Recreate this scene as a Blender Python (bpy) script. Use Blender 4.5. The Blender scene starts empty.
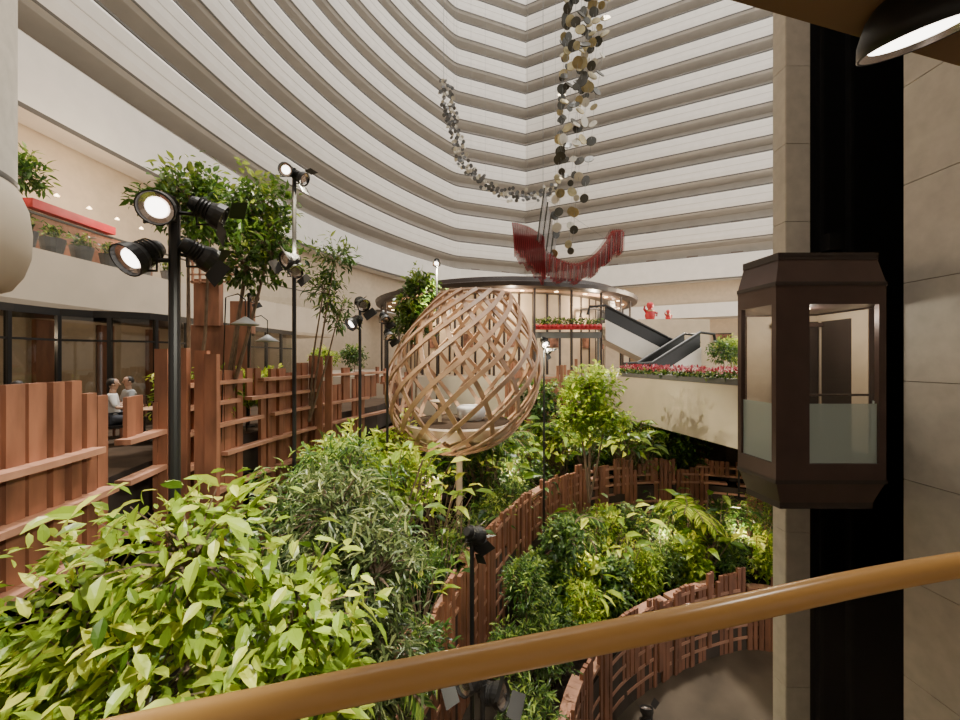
import bpy, math, random
import numpy as np
from mathutils import Vector, Matrix
R = random.Random(7)
rng = np.random.default_rng(11)
LIFT = 8.2   # eye level sits 8.2 m above the atrium floor; geometry is written relative to eye level

# ------------------------------------------------------------------ materials
def new_mat(name):
    m = bpy.data.materials.new(name); m.use_nodes = True
    nt = m.node_tree; nt.nodes.clear()
    out = nt.nodes.new('ShaderNodeOutputMaterial')
    return m, nt, out
def mat(name, col, rough=0.6, var=0.12, scale=3.0, bump=0.0, metal=0.0, emis=0.0, ecol=None, stretch=None, spec=0.5):
    m, nt, out = new_mat(name)
    b = nt.nodes.new('ShaderNodeBsdfPrincipled')
    b.inputs['Roughness'].default_value = rough
    b.inputs['Metallic'].default_value = metal
    b.inputs['Specular IOR Level'].default_value = spec
    tc = nt.nodes.new('ShaderNodeTexCoord')
    mp = nt.nodes.new('ShaderNodeMapping')
    if stretch: mp.inputs['Scale'].default_value = stretch
    nt.links.new(tc.outputs['Object'], mp.inputs[0])
    n = nt.nodes.new('ShaderNodeTexNoise'); n.inputs['Scale'].default_value = scale; n.inputs['Detail'].default_value = 5
    nt.links.new(mp.outputs[0], n.inputs['Vector'])
    r = nt.nodes.new('ShaderNodeValToRGB')
    r.color_ramp.elements[0].position = 0.3; r.color_ramp.elements[1].position = 0.7
    r.color_ramp.elements[0].color = tuple(c*(1-var) for c in col)+(1,)
    r.color_ramp.elements[1].color = tuple(min(1, c*(1+var)) for c in col)+(1,)
    nt.links.new(n.outputs['Fac'], r.inputs[0]); nt.links.new(r.outputs[0], b.inputs['Base Color'])
    if bump:
        bp = nt.nodes.new('ShaderNodeBump'); bp.inputs['Strength'].default_value = bump
        nt.links.new(n.outputs['Fac'], bp.inputs['Height']); nt.links.new(bp.outputs[0], b.inputs['Normal'])
    if emis:
        b.inputs['Emission Color'].default_value = (ecol or col)+(1,)
        b.inputs['Emission Strength'].default_value = emis
    nt.links.new(b.outputs[0], out.inputs[0]); return m
def glass(name, tint=(1,1,1), refl=0.08, frost=0.0, fcol=(0.7,0.8,0.78)):
    m, nt, out = new_mat(name)
    t = nt.nodes.new('ShaderNodeBsdfTransparent'); t.inputs[0].default_value = tint+(1,)
    g = nt.nodes.new('ShaderNodeBsdfGlossy'); g.inputs['Roughness'].default_value = 0.03
    mx = nt.nodes.new('ShaderNodeMixShader'); mx.inputs[0].default_value = refl
    nt.links.new(t.outputs[0], mx.inputs[1]); nt.links.new(g.outputs[0], mx.inputs[2])
    last = mx
    if frost:
        d = nt.nodes.new('ShaderNodeBsdfDiffuse'); d.inputs[0].default_value = fcol+(1,)
        m2 = nt.nodes.new('ShaderNodeMixShader'); m2.inputs[0].default_value = frost
        nt.links.new(mx.outputs[0], m2.inputs[1]); nt.links.new(d.outputs[0], m2.inputs[2]); last = m2
    nt.links.new(last.outputs[0], out.inputs[0]); return m
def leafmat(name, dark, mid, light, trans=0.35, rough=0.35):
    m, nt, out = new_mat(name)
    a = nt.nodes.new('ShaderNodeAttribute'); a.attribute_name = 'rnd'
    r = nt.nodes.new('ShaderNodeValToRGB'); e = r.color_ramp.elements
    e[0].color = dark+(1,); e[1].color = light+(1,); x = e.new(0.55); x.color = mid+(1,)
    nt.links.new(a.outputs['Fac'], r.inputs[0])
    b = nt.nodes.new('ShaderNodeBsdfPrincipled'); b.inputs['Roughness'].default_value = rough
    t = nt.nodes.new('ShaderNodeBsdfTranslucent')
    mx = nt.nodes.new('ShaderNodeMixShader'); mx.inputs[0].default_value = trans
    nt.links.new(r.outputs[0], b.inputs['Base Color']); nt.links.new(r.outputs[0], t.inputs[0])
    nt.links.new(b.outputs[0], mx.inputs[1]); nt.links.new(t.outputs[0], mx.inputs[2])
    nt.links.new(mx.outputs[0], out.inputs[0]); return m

M = {}
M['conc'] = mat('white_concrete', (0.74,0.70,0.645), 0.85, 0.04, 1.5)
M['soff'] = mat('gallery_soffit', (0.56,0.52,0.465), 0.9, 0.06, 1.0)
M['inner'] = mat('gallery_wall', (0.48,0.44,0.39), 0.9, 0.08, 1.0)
M['groove'] = mat('dark_rail_metal', (0.10,0.092,0.082), 0.5, 0.05)
M['door'] = mat('gallery_door_wood', (0.24,0.18,0.145), 0.5)
M['tile'] = mat('concrete_tile', (0.50,0.455,0.39), 0.75, 0.1, 5.0, 0.05)
M['joint'] = mat('tile_joint', (0.20,0.17,0.14), 0.9)
M['shaft'] = mat('shaft_black', (0.008,0.008,0.009), 0.4)
M['shaft2'] = mat('shaft_rail', (0.04,0.04,0.04), 0.4, metal=0.5)
M['bronze'] = mat('bronze_cladding', (0.080,0.050,0.045), 0.35, 0.1, metal=0.3)
M['bronze2'] = mat('bronze_dark', (0.035,0.024,0.022), 0.4)
M['wood'] = mat('redwood_slat', (0.25,0.105,0.060), 0.55, 0.38, 2.2, 0.08, stretch=(2,2,0.5))
M['wood2'] = mat('redwood_ledge', (0.42,0.215,0.14), 0.5, 0.25, 2.2, 0.05)
M['ash'] = mat('steamed_ash', (0.40,0.245,0.155), 0.45, 0.2, 3.0)
M['brass'] = mat('varnished_handrail', (0.66,0.37,0.125), 0.26, 0.08, 2.0, stretch=(0.3,6,6))
M['brownc'] = mat('brown_ceiling', (0.24,0.14,0.075), 0.7, 0.08)
M['soil'] = mat('planting_soil', (0.018,0.014,0.010), 0.95, 0.3, 6.0, 0.3, spec=0.1)
M['floor'] = mat('stone_floor', (0.075,0.058,0.042), 0.35, 0.45, 0.9)
M['lobbyfloor'] = mat('lobby_stone', (0.30,0.25,0.20), 0.35, 0.15, 0.8)
M['deck'] = mat('terrace_decking', (0.06,0.042,0.03), 0.95, 0.2, 2.0, spec=0.05)
M['fascia'] = mat('cream_fascia', (0.56,0.48,0.38), 0.8, 0.06, 1.2)
M['retain'] = mat('retaining_wall', (0.05,0.036,0.028), 0.9, 0.3, 2.0)
M['black'] = mat('black_metal', (0.012,0.012,0.013), 0.45)
M['bark'] = mat('bark', (0.16,0.11,0.075), 0.9, 0.35, 12, 0.3, stretch=(3,3,0.6))
M['lens'] = mat('lit_lens', (1,0.93,0.85), 0.3, emis=8.0, ecol=(1.0,0.92,0.82))
M['chrome'] = mat('lamp_reflector', (0.6,0.52,0.48), 0.25, metal=0.9)
M['warm'] = mat('downlight_glow', (1,0.75,0.45), 0.3, emis=12.0, ecol=(1,0.7,0.38))
M['cream'] = mat('cream_plaster', (0.60,0.49,0.36), 0.8, 0.06)
M['glass'] = glass('clear_glass', (0.93,0.95,0.94), 0.07)
M['bglass'] = glass('balustrade_glass', (0.88,0.86,0.82), 0.05)
M['dglass'] = glass('smoked_glass', (0.40,0.40,0.38), 0.10)
M['frost'] = glass('frosted_glass', (0.7,0.75,0.73), 0.05, 0.6, (0.55,0.66,0.62))
M['red'] = mat('red_lacquer', (0.42,0.02,0.03), 0.5, 0.2)
M['redfab'] = glass('red_mesh', (1,1,1), 0.0, 0.70, (0.36,0.05,0.06))
M['pinkfab'] = glass('rose_mesh', (1,1,1), 0.0, 0.42, (0.40,0.14,0.15))
M['greymesh'] = glass('silver_mesh', (1,1,1), 0.0, 0.7, (0.50,0.48,0.47))
M['gold'] = mat('gold_disc', (0.34,0.28,0.14), 0.4, 0.3, 4, metal=0.5)
M['ddisc'] = mat('dark_disc', (0.05,0.048,0.035), 0.4, 0.3)
M['ldisc'] = mat('ivory_disc', (0.60,0.56,0.46), 0.4, 0.1)
M['wire'] = mat('steel_wire', (0.25,0.25,0.25), 0.5)
M['steel'] = mat('escalator_steel', (0.45,0.44,0.43), 0.4, metal=0.3)
M['skin'] = mat('skin', (0.50,0.30,0.21), 0.5, 0.04)
M['shirt'] = mat('white_shirt', (0.65,0.65,0.66), 0.8, 0.04)
M['navy'] = mat('dark_trousers', (0.03,0.035,0.05), 0.8)
M['hair'] = mat('black_hair', (0.012,0.01,0.009), 0.6)
M['greyp'] = mat('grey_planter', (0.12,0.12,0.12), 0.7)
M['shade'] = mat('grey_lampshade', (0.35,0.36,0.37), 0.5)
M['art'] = mat('painting_canvas', (0.25,0.12,0.08), 0.8, 0.8, 3.0)
L1 = leafmat('leaf_bright', (0.07,0.15,0.012), (0.32,0.46,0.035), (0.84,0.84,0.16), 0.4)
L2 = leafmat('leaf_olive', (0.035,0.06,0.02), (0.12,0.17,0.055), (0.38,0.42,0.16), 0.3)
L3 = leafmat('leaf_deep', (0.015,0.045,0.01), (0.07,0.155,0.025), (0.36,0.48,0.08), 0.35)
L4 = leafmat('leaf_tree', (0.02,0.05,0.012), (0.09,0.18,0.025), (0.38,0.46,0.07), 0.35)
L5 = leafmat('leaf_lime', (0.07,0.16,0.012), (0.30,0.44,0.03), (0.80,0.82,0.12), 0.4)
LR = leafmat('leaf_poinsettia', (0.20,0.01,0.02), (0.42,0.03,0.06), (0.60,0.18,0.20), 0.3)

# ------------------------------------------------------------------ mesh builder
class MB:
    def __init__(s, name, mats, smooth=False):
        s.name=name; s.mats=mats; s.v=[]; s.f=[]; s.mi=[]; s.smooth=smooth; s.rnd=None
    def add(s, vs, fs, mi=0):
        o=len(s.v); s.v.extend([tuple(map(float,p)) for p in vs])
        s.f.extend([tuple(i+o for i in f) for f in fs]); s.mi.extend([mi]*len(fs))
    def box(s, c, size, mi=0, rz=0.0, ry=0.0, rx=0.0):
        h=[a/2 for a in size]
        vs=[Vector((x*h[0],y*h[1],z*h[2])) for x in(-1,1) for y in(-1,1) for z in(-1,1)]
        if rx or ry or rz:
            mt=Matrix.Rotation(rz,3,'Z')@Matrix.Rotation(ry,3,'Y')@Matrix.Rotation(rx,3,'X')
            vs=[mt@v for v in vs]
        vs=[v+Vector(c) for v in vs]
        s.add(vs,[(0,1,3,2),(4,6,7,5),(0,4,5,1),(2,3,7,6),(0,2,6,4),(1,5,7,3)],mi)
    def tube(s, pts, rads, n=8, mi=0, cap=True):
        pts=[Vector(p) for p in pts]; rings=[]
        if not isinstance(rads,(list,tuple)): rads=[rads]*len(pts)
        for i,p in enumerate(pts):
            t=(pts[min(i+1,len(pts)-1)]-pts[max(i-1,0)]).normalized()
            a=t.cross(Vector((0,0,1)))
            if a.length<0.05: a=t.cross(Vector((0,1,0)))
            a.normalize(); b=t.cross(a)
            rings.append([p+(a*math.cos(2*math.pi*k/n)+b*math.sin(2*math.pi*k/n))*rads[i] for k in range(n)])
        vs=[q for r in rings for q in r]; fs=[]
        for i in range(len(pts)-1):
            for k in range(n):
                fs.append((i*n+k,i*n+(k+1)%n,(i+1)*n+(k+1)%n,(i+1)*n+k))
        if cap:
            fs.append(tuple(range(n-1,-1,-1))); fs.append(tuple((len(pts)-1)*n+k for k in range(n)))
        s.add(vs,fs,mi)
    def lathe(s, prof, c, n=24, mi=0, axis=None):
        vs=[];fs=[]
        q = Vector((0,0,1)).rotation_difference(Vector(axis).normalized()) if axis else None
        for (r,z) in prof:
            for k in range(n):
                a=2*math.pi*k/n; v=Vector((r*math.cos(a),r*math.sin(a),z))
                if q: v=q@v
                vs.append(v+Vector(c))
        for i in range(len(prof)-1):
            for k in range(n):
                fs.append((i*n+k,i*n+(k+1)%n,(i+1)*n+(k+1)%n,(i+1)*n+k))
        s.add(vs,fs,mi)
    def prism(s, poly, z0, z1, mi=0, mtop=None):
        n=len(poly)
        vs=[(x,y,z0) for x,y in poly]+[(x,y,z1) for x,y in poly]
        s.add(vs,[(i,(i+1)%n,n+(i+1)%n,n+i) for i in range(n)],mi)
        from mathutils.geometry import tessellate_polygon
        tr=tessellate_polygon([[Vector((x,y,0)) for x,y in poly]])
        s.add([(x,y,z1) for x,y in poly],[tuple(t) for t in tr],mi if mtop is None else mtop)
        s.add([(x,y,z0) for x,y in poly],[tuple(t) for t in tr],mi)
    def sweep(s, path, prof, mis):
        n=len(path); P=[Vector(p) for p in path]; nr=[]
        for i in range(n):
            ds=[]
            if i>0: ds.append((P[i]-P[i-1]).normalized())
            if i<n-1: ds.append((P[i+1]-P[i]).normalized())
            ns=[Vector((-d.y,d.x)) for d in ds]
            m=sum(ns,Vector((0,0))).normalized()
            m=m/max(0.3,m.dot(ns[0])); nr.append(m)
        k=len(prof); vs=[]
        for i in range(n):
            for (o,z) in prof: vs.append((P[i].x+nr[i].x*o,P[i].y+nr[i].y*o,z))
        for j in range(k-1):
            fs=[(i*k+j,(i+1)*k+j,(i+1)*k+j+1,i*k+j+1) for i in range(n-1)]
            o=len(s.v)
            s.f.extend([tuple(a+o for a in f) for f in fs]); s.mi.extend([mis[j]]*len(fs))
        s.v.extend(vs)
    def leaves(s, P, D, L, W, mi, up=None, curl=0.12, rnd=None):
        P=np.asarray(P,float); D=np.asarray(D,float); n=len(P)
        D=D/np.linalg.norm(D,axis=1,keepdims=True)
        U=np.tile([0,0,1.0],(n,1)) if up is None else np.asarray(up,float)
        U=U+rng.normal(0,0.35,(n,3))
        S=np.cross(D,U); S/= (np.linalg.norm(S,axis=1,keepdims=True)+1e-9)
        N=np.cross(S,D)
        T=np.array([[0,0,0],[.42,.28,.05],[-.42,.28,.05],[.40,.62,-.01],[-.40,.62,-.01],[0,1,-curl*1.6],[0,.3,-.03],[0,.64,-.07]])
        L=np.broadcast_to(L,(n,)); W=np.broadcast_to(W,(n,))
        V=P[:,None,:]+T[None,:,0,None]*S[:,None,:]*(L*W)[:,None,None]+T[None,:,1,None]*D[:,None,:]*L[:,None,None]+T[None,:,2,None]*N[:,None,:]*L[:,None,None]
        F=[(0,1,6),(0,6,2),(1,3,7,6),(6,7,4,2),(3,5,7),(7,5,4)]
        o=len(s.v); s.v.extend(map(tuple,V.reshape(-1,3).tolist()))
        fl=[]
        for i in range(n):
            b=o+i*8
            for f in F: fl.append(tuple(b+j for j in f))
        s.f.extend(fl); s.mi.extend([mi]*len(fl))
        if s.rnd is None: s.rnd=[]
        while len(s.rnd)<o: s.rnd.append(0.3)
        r=rng.random(n) if rnd is None else rnd
        s.rnd.extend(np.repeat(r,8).tolist())
    def done(s, parent=None):
        me=bpy.data.meshes.new(s.name); me.from_pydata(s.v,[],s.f)
        for m in s.mats: me.materials.append(m)
        me.polygons.foreach_set('material_index',s.mi)
        if s.smooth: me.polygons.foreach_set('use_smooth',[True]*len(s.f))
        if s.rnd is not None:
            while len(s.rnd)<len(s.v): s.rnd.append(0.3)
            at=me.attributes.new('rnd','FLOAT','POINT'); at.data.foreach_set('value',s.rnd)
        me.update()
        ob=bpy.data.objects.new(s.name,me); bpy.context.scene.collection.objects.link(ob)
        if parent: ob.parent=parent
        return ob
def smoothpath(pts, seg=6):
    P=[Vector(p) for p in pts]; out=[]
    for i in range(len(P)-1):
        p0=P[max(i-1,0)];p1=P[i];p2=P[i+1];p3=P[min(i+2,len(P)-1)]
        for k in range(seg):
            t=k/seg
            out.append(0.5*((2*p1)+(p2-p0)*t+(2*p0-5*p1+4*p2-p3)*t*t+(3*p1-p0-3*p2+p3)*t**3))
    out.append(P[-1]); return out
def resample(path, step):
    out=[];acc=0;P=path
    for i in range(len(P)-1):
        d=(P[i+1]-P[i]); l=d.length
        while acc<l:
            out.append((P[i]+d*(acc/l), d.normalized())); acc+=step
        acc-=l
    return out

# ------------------------------------------------------------------ atrium galleries
leftp = smoothpath([(-13.6,-8),(-13.8,2),(-14.0,8),(-13.9,13),(-13.4,19),(-12.4,25),(-10.2,31.5),(-7.0,37.5),(-3.3,42.6),(-2.2,43.6)],6)
atr = [tuple(p) for p in leftp]+[(5.3,46.5),(25.8,36.2),(44,26)]
def gallery_mesh():
    b=MB('gallery_balcony',[M['conc'],M['soff'],M['inner'],M['groove'],M['door']])
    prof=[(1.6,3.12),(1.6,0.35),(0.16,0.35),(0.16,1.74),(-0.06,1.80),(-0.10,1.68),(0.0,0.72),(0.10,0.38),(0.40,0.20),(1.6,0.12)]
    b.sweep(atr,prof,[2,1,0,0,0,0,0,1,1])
    b.sweep(atr,[(0.03,1.88),(-0.05,1.88),(-0.05,1.97),(0.03,1.97),(0.03,1.88)],[3]*4)
    b.sweep(atr,[(0.145,0.28),(0.095,0.40),(0.13,0.42)],[3,3])
    b.sweep(atr,[(-0.03,1.12),(-0.055,1.12),(-0.06,1.16),(-0.03,1.16)],[1,1,1])
    pts=resample([Vector(p) for p in atr],3.8)
    for p,d in pts:
        n=Vector((-d.y,d.x)); c=p+n*1.57
        b.box((c.x,c.y,1.4),(1.0,0.08,2.1),4,rz=math.atan2(d.y,d.x))
        b.box((p.x,p.y,1.84),(0.05,0.05,0.12),3)
    return b
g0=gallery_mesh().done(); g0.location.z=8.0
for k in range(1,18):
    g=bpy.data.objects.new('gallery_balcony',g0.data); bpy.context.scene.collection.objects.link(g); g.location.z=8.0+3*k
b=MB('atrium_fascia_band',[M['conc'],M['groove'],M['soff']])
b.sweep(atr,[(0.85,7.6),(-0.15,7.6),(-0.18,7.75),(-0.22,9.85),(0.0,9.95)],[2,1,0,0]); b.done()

# lower perimeter walls (below first gallery)
b=MB('wall_left',[M['cream'],M['conc'],M['dglass'],M['groove']])
b.sweep(atr[:40],[(0.9,-8.2),(0.9,2.9),(1.0,2.9),(1.0,8.1)],[0,0,0])
b.done()
b=MB('wall_back',[M['cream'],M['conc'],M['groove'],M['art']])
b.sweep(atr[38:],[(1.4,-8.2),(1.4,8.0)],[0])
b.sweep(atr[38:],[(2.0,4.0),(-1.2,4.0),(-1.2,5.3),(-1.0,5.3),(-1.0,4.2),(2.0,4.2)],[1,1,1,1,1])
b.done()
b=MB('light_block_wall',[M['tile']])  # unseen wall behind the camera, added to block horizontal sky light
b.box((4,-8.6,10.5),(37,0.4,37.5),0); b.done()
a,c2=Vector((5.3,46.5)),Vector((25.8,36.2)); dd=(c2-a).normalized()
for t in (0.35,0.5,0.62,0.74,0.86,0.96):
    p=a+(c2-a)*t+Vector((dd.y,-dd.x))*(-1.2)
    f=MB('framed_painting',[M['black'],M['art']]); rz=math.atan2(dd.y,dd.x)
    f.box((p.x,p.y,2.0),(1.5,0.08,1.2),0,rz); q=p+Vector((dd.y,-dd.x))*0.06
    f.box((q.x,q.y,2.0),(1.3,0.04,1.0),1,rz); f.done()

# ------------------------------------------------------------------ floors & beds
arc1 = smoothpath([(-1.9,-2),(-1.7,1.5),(-1.35,4),(-0.7,6.5),(0.2,9),(1.9,12.3),(4.35,14.5),(7.5,15.1),(9.6,14.6),(11.6,13.2)],6)
arc2 = smoothpath([(0.9,2),(1.1,5),(1.75,7.3),(3.2,9.2),(5.2,10.5),(7.35,11.3),(8.4,11.2),(9.8,10.3)],6)
b=MB('floor',[M['floor']]); b.box((6,20,-8.3),(60,64,0.2),0); b.done()
b=MB('garden_bed_upper',[M['retain'],M['soil']])
b.prism([tuple(p) for p in arc1]+[(13,14.5),(9.5,19.3),(-13.5,19.3),(-13.5,-2)],-8.2,-4.7,0,1); b.done()
b=MB('garden_bed_lower',[M['retain'],M['soil']])
inner=[tuple(p) for p in arc1][6:]
b.prism([tuple(p) for p in arc2]+[(12,10.3),(13,13)]+inner[::-1]+[(-1.7,2)],-8.2,-6.7,0,1); b.done()
b=MB('terrace_floor',[M['retain'],M['deck']])
b.prism([(-5.3,-2),(-5.05,4),(-5.55,6.7),(-5.45,9),(-4.85,12),(-3.85,15),(-3.5,17.9),(-12.8,17.9),(-12.8,-2)],-2.6,-1.7,0,1); b.done()
b=MB('lobby_floor',[M['fascia'],M['lobbyfloor']])
b.prism([(-14,18),(-3,18),(2,18.6),(6.3,18.6),(7.5,11.7),(7.7,9.2),(30,9.2),(44,25),(26,37),(5,48),(-3,45),(-10,33)],-2.6,-0.75,0,1); b.done()
b=MB('garden_backdrop_wall',[M['retain']])
b.prism([(-14,19.4),(8.2,19.4),(9.6,15.6),(12.4,13.6),(12.4,9),(12.8,9),(12.8,14),(10,16),(8.5,20),(-14,20)],-8.2,-2.61,0); b.done()

# ------------------------------------------------------------------ lift shaft
def tiled(name, x0,x1,y0,y1,z0,z1,faces):
    b=MB(name,[M['tile'],M['joint']])
    b.box(((x0+x1)/2,(y0+y1)/2,(z0+z1)/2),(x1-x0-0.03,y1-y0-0.03,z1-z0),1)
    ph=1.32
    nz=int((z1-z0)/ph)+1
    for k in range(nz):
        za=z0+k*ph; zb=min(z1,za+ph-0.010)
        if zb<=za: continue
        if 'L' in faces or 'R' in faces:
            nyy=max(1,round((y1-y0)/1.25)); w=(y1-y0)/nyy
            for j in range(nyy):
                if 'L' in faces: b.box((x0+0.01,y0+w*(j+.5),(za+zb)/2),(0.03,w-0.010,zb-za),0)
                if 'R' in faces: b.box((x1-0.01,y0+w*(j+.5),(za+zb)/2),(0.03,w-0.010,zb-za),0)
        if 'F' in faces:
            nx=max(1,round((x1-x0)/1.25)); w=(x1-x0)/nx
            for j in range(nx): b.box((x0+w*(j+.5),y0+0.01,(za+zb)/2),(w-0.010,0.03,zb-za),0)
    b.done()
tiled('concrete_pillar',5.2,5.61,6.8,7.1,-8.2,40,'LFR')
tiled('wall_right',5.72,9.5,-2.0,5.4,-8.2,16,'L')
b=MB('lift_shaft',[M['shaft'],M['shaft2']])
b.box((6.93,7.5,14),(2.6,0.3,45),0)
b.box((8.2,6.5,14),(0.2,2.2,45),0)
for x in (5.8,6.2,6.75): b.box((x,7.3,14),(0.07,0.1,45),1)
b.box((6.28,7.2,2.1),(0.2,0.25,0.3),1)
b.done()
# lift car
cab=bpy.data.objects.new('glass_lift_car',None); bpy.context.scene.collection.objects.link(cab)
A=[(3.70,5.0),(5.08,5.0),(5.42,5.5),(5.42,6.4),(4.35,6.62),(3.66,5.68)]
ctr=Vector((4.6,5.75))
def ring(s): return [tuple(ctr+(Vector(p)-ctr)*s) for p in A]
def frust(b,r0,z0,r1,z1,mi):
    n=len(A); b.add([(x,y,z0) for x,y in r0]+[(x,y,z1) for x,y in r1],[(i,(i+1)%n,n+(i+1)%n,n+i) for i in range(n)],mi)
b=MB('lift_car_shell',[M['bronze'],M['bronze2'],M['cream'],M['warm']])
zt,zb=0.70,-1.30
frust(b,ring(1),zt,ring(1),0.97,0); frust(b,ring(1),0.97,ring(0.90),1.30,0)
frust(b,ring(1.015),0.93,ring(1.015),0.98,1); frust(b,ring(0.92),1.27,ring(0.92),1.32,1)
b.prism(ring(0.92),1.31,1.36,1)
frust(b,ring(1),zb,ring(1),-1.52,0); frust(b,ring(1),-1.52,ring(0.86),-1.82,0); b.prism(ring(0.86),-1.90,-1.80,1)
frust(b,ring(1.015),-1.55,ring(1.015),-1.50,1)
b.prism(ring(0.98),zt+0.02,zt+0.06,0); b.prism(ring(0.98),zb-0.06,zb-0.02,1)
n=len(A)
for i in range(n):
    p=Vector(A[i]); q=Vector(A[(i+1)%n]); d=(q-p).normalized(); l=(q-p).length
    rz=math.atan2(d.y,d.x)
    wl=0.42 if i==0 else 0.07; wr=0.09 if i==0 else 0.07
    c=p+d*wl/2-Vector((-d.y,d.x))*(-0.03); b.box((c.x,c.y,(zt+zb)/2),(wl,0.06,zt-zb),0,rz)
    c=q-d*wr/2-Vector((-d.y,d.x))*(-0.03); b.box((c.x,c.y,(zt+zb)/2),(wr,0.06,zt-zb),0,rz)
    if i in (2,3):
        c=(p+q)/2+Vector((-d.y,d.x))*0.05; b.box((c.x,c.y,(zt+zb)/2),(l,0.06,zt-zb),2,rz)
b.box((5.0,6.35,-0.35),(0.62,0.05,1.9),1,-0.2)
b.box((5.36,6.0,-0.35),(0.05,0.5,1.9),1)
b.box((4.98,6.32,-0.35),(0.03,0.07,1.9),0,-0.2)
b.box((5.0,6.30,0.55),(0.7,0.05,0.06),0,-0.2)
b.lathe([(0.001,0.70),(0.09,0.70),(0.10,0.715)],(4.5,5.6,0),14,3)
b.lathe([(0.001,0.70),(0.09,0.70),(0.10,0.715)],(4.9,6.1,0),14,3)
b.tube([(4.15,5.15,-0.45),(5.0,5.15,-0.45)],0.015,8,0)
b.done(cab)
b=MB('lift_car_glass',[M['glass'],M['frost']])
for i in (0,1,4,5):
    p=Vector(A[i]); q=Vector(A[(i+1)%n]); d=(q-p).normalized(); m=Vector((-d.y,d.x))*0.03
    p=p+m;q=q+m
    b.add([(p.x,p.y,-0.55),(q.x,q.y,-0.55),(q.x,q.y,zt),(p.x,p.y,zt)],[(0,1,2,3)],0)
    b.add([(p.x,p.y,zb),(q.x,q.y,zb),(q.x,q.y,-0.55),(p.x,p.y,-0.55)],[(0,1,2,3)],1)
b.done(cab)

# ------------------------------------------------------------------ viewer's gallery: floor, ceiling, handrail
b=MB('gallery_floor',[M['lobbyfloor'],M['fascia']])
b.prism([(-4,-2),(5.7,-2),(5.7,2.0),(2.2,1.18),(0.6,0.80),(-0.9,0.42),(-4,-0.3)],-1.9,-1.6,1,0); b.done()
b=MB('ceiling',[M['brownc']])
b.prism([(-4,-2),(5.7,-2),(5.7,2.7),(2.2,1.80),(0.85,1.44),(-1,0.95),(-4,0.1)],1.31,1.75,0); b.done()
rail=smoothpath([(-3.0,-0.15,-0.555),(-1.5,0.27,-0.55),(-0.50,0.575,-0.538),(0.35,0.775,-0.515),(1.10,0.925,-0.475),(2.2,1.10,-0.45),(4.4,1.5,-0.44)],8)
b=MB('handrail',[M['brass']],True); b.tube(rail,0.0255,20,0); b.done()
b=MB('balustrade_glass_panel',[M['bglass'],M['steel']])
for i in range(len(rail)-1):
    p,q=rail[i],rail[i+1]
    b.add([(p.x,p.y,p.z-0.03),(q.x,q.y,q.z-0.03),(q.x,q.y,-1.6),(p.x,p.y,-1.6)],[(0,1,2,3)],0)
b.done()
b=MB('ceiling_downlight',[M['black'],M['chrome'],M['lens']],True)
c=(1.62,1.48,1.185); ax=(-.23,-.19,1)
b.lathe([(0.05,.22),(0.09,.19),(0.14,.12),(0.165,0.05),(0.168,0.0),(0.160,-.002),(0.153,.02)],c,40,0,ax)
b.lathe([(0.160,.0),(0.14,.02),(0.12,.03)],c,40,1,ax)
b.lathe([(0.135,.020),(0.0001,.020)],c,32,2,ax)
b.tube([(1.58,1.42,1.33),(1.6,1.44,1.28)],.03,10,0)
b.done()

# rounded hanging balcony at far left
b=MB('round_balcony',[M['fascia'],M['tile'],M['groove']],True)
b.lathe([(0.001,0.98),(1.1,0.98),(1.3,1.08),(1.42,1.3),(1.50,1.6),(1.51,1.95),(1.47,2.3),(1.38,2.55),(1.36,2.6)],(-8.07,5.2,0),56,0)
b.lathe([(1.36,2.6),(1.35,2.62),(1.35,14)],(-8.07,5.2,0),56,1)
b.lathe([(1.365,2.6),(1.37,2.68),(1.35,2.7)],(-8.07,5.2,0),56,2)
b.done()

# ------------------------------------------------------------------ left mezzanine and glazed restaurant
mz=smoothpath([(-11.0,-2),(-11.2,5),(-11.3,10),(-11.0,15),(-10.2,20),(-8.6,24)],5)
mzl=[tuple(p) for p in mz]
b=MB('mezzanine_slab',[M['fascia'],M['lobbyfloor'],M['cream']])
b.sweep(mzl,[(3.4,1.35),(0,1.35),(-0.05,1.5),(0,2.85),(3.4,2.85)],[0,0,0,1]); b.done()
b=MB('mezzanine_glass_railing',[M['glass'],M['groove']])
b.sweep(mzl,[(0.15,2.85),(0.15,3.75)],[0])
b.sweep(mzl,[(0.12,3.75),(0.12,3.80),(0.18,3.80),(0.18,3.75),(0.12,3.75)],[1]*4); b.done()
gl=[tuple(p) for p in smoothpath([(-9.6,0),(-9.9,6),(-10.0,9.5),(-8.6,10.4),(-8.4,13),(-8.0,17)],3)]
b=MB('window_restaurant',[M['dglass'],M['black'],M['wood']])
b.sweep(gl,[(0,-1.7),(0,1.1)],[0])
b.sweep(gl,[(-0.05,1.05),(-0.05,1.22),(0.08,1.22)],[1,1])
b.sweep(gl,[(-0.03,0.45),(-0.03,0.50),(0.03,0.50)],[1,1])
b.sweep(gl,[(0.05,1.22),(3.6,1.22)],[1])
for p,d in resample([Vector(p) for p in gl],0.95):
    b.box((p.x,p.y,-0.3),(0.08,0.09,2.8),1,math.atan2(d.y,d.x))
b.done()
b=MB('restaurant_interior_wall',[M['cream'],M['wood']])
b.box((-13.3,8,-0.2),(0.2,19,3.0),0)
for y in range(0,17,2): b.box((-13.1,y,-0.2),(0.15,0.5,2.8),1)
b.done()
b=MB('timber_screen',[M['wood'],M['wood2']])
b.box((-7.6,11.2,1.6),(0.7,0.2,1.3),0); b.box((-6.7,11.3,1.2),(0.6,0.2,0.9),0)
for i in range(7): b.box((-7.9+0.2*i,11.0,2.55),(0.04,0.06,0.9),1)
for i in range(5): b.box((-7.3,11.0,2.15+0.2*i),(1.4,0.06,0.04),1)
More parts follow.
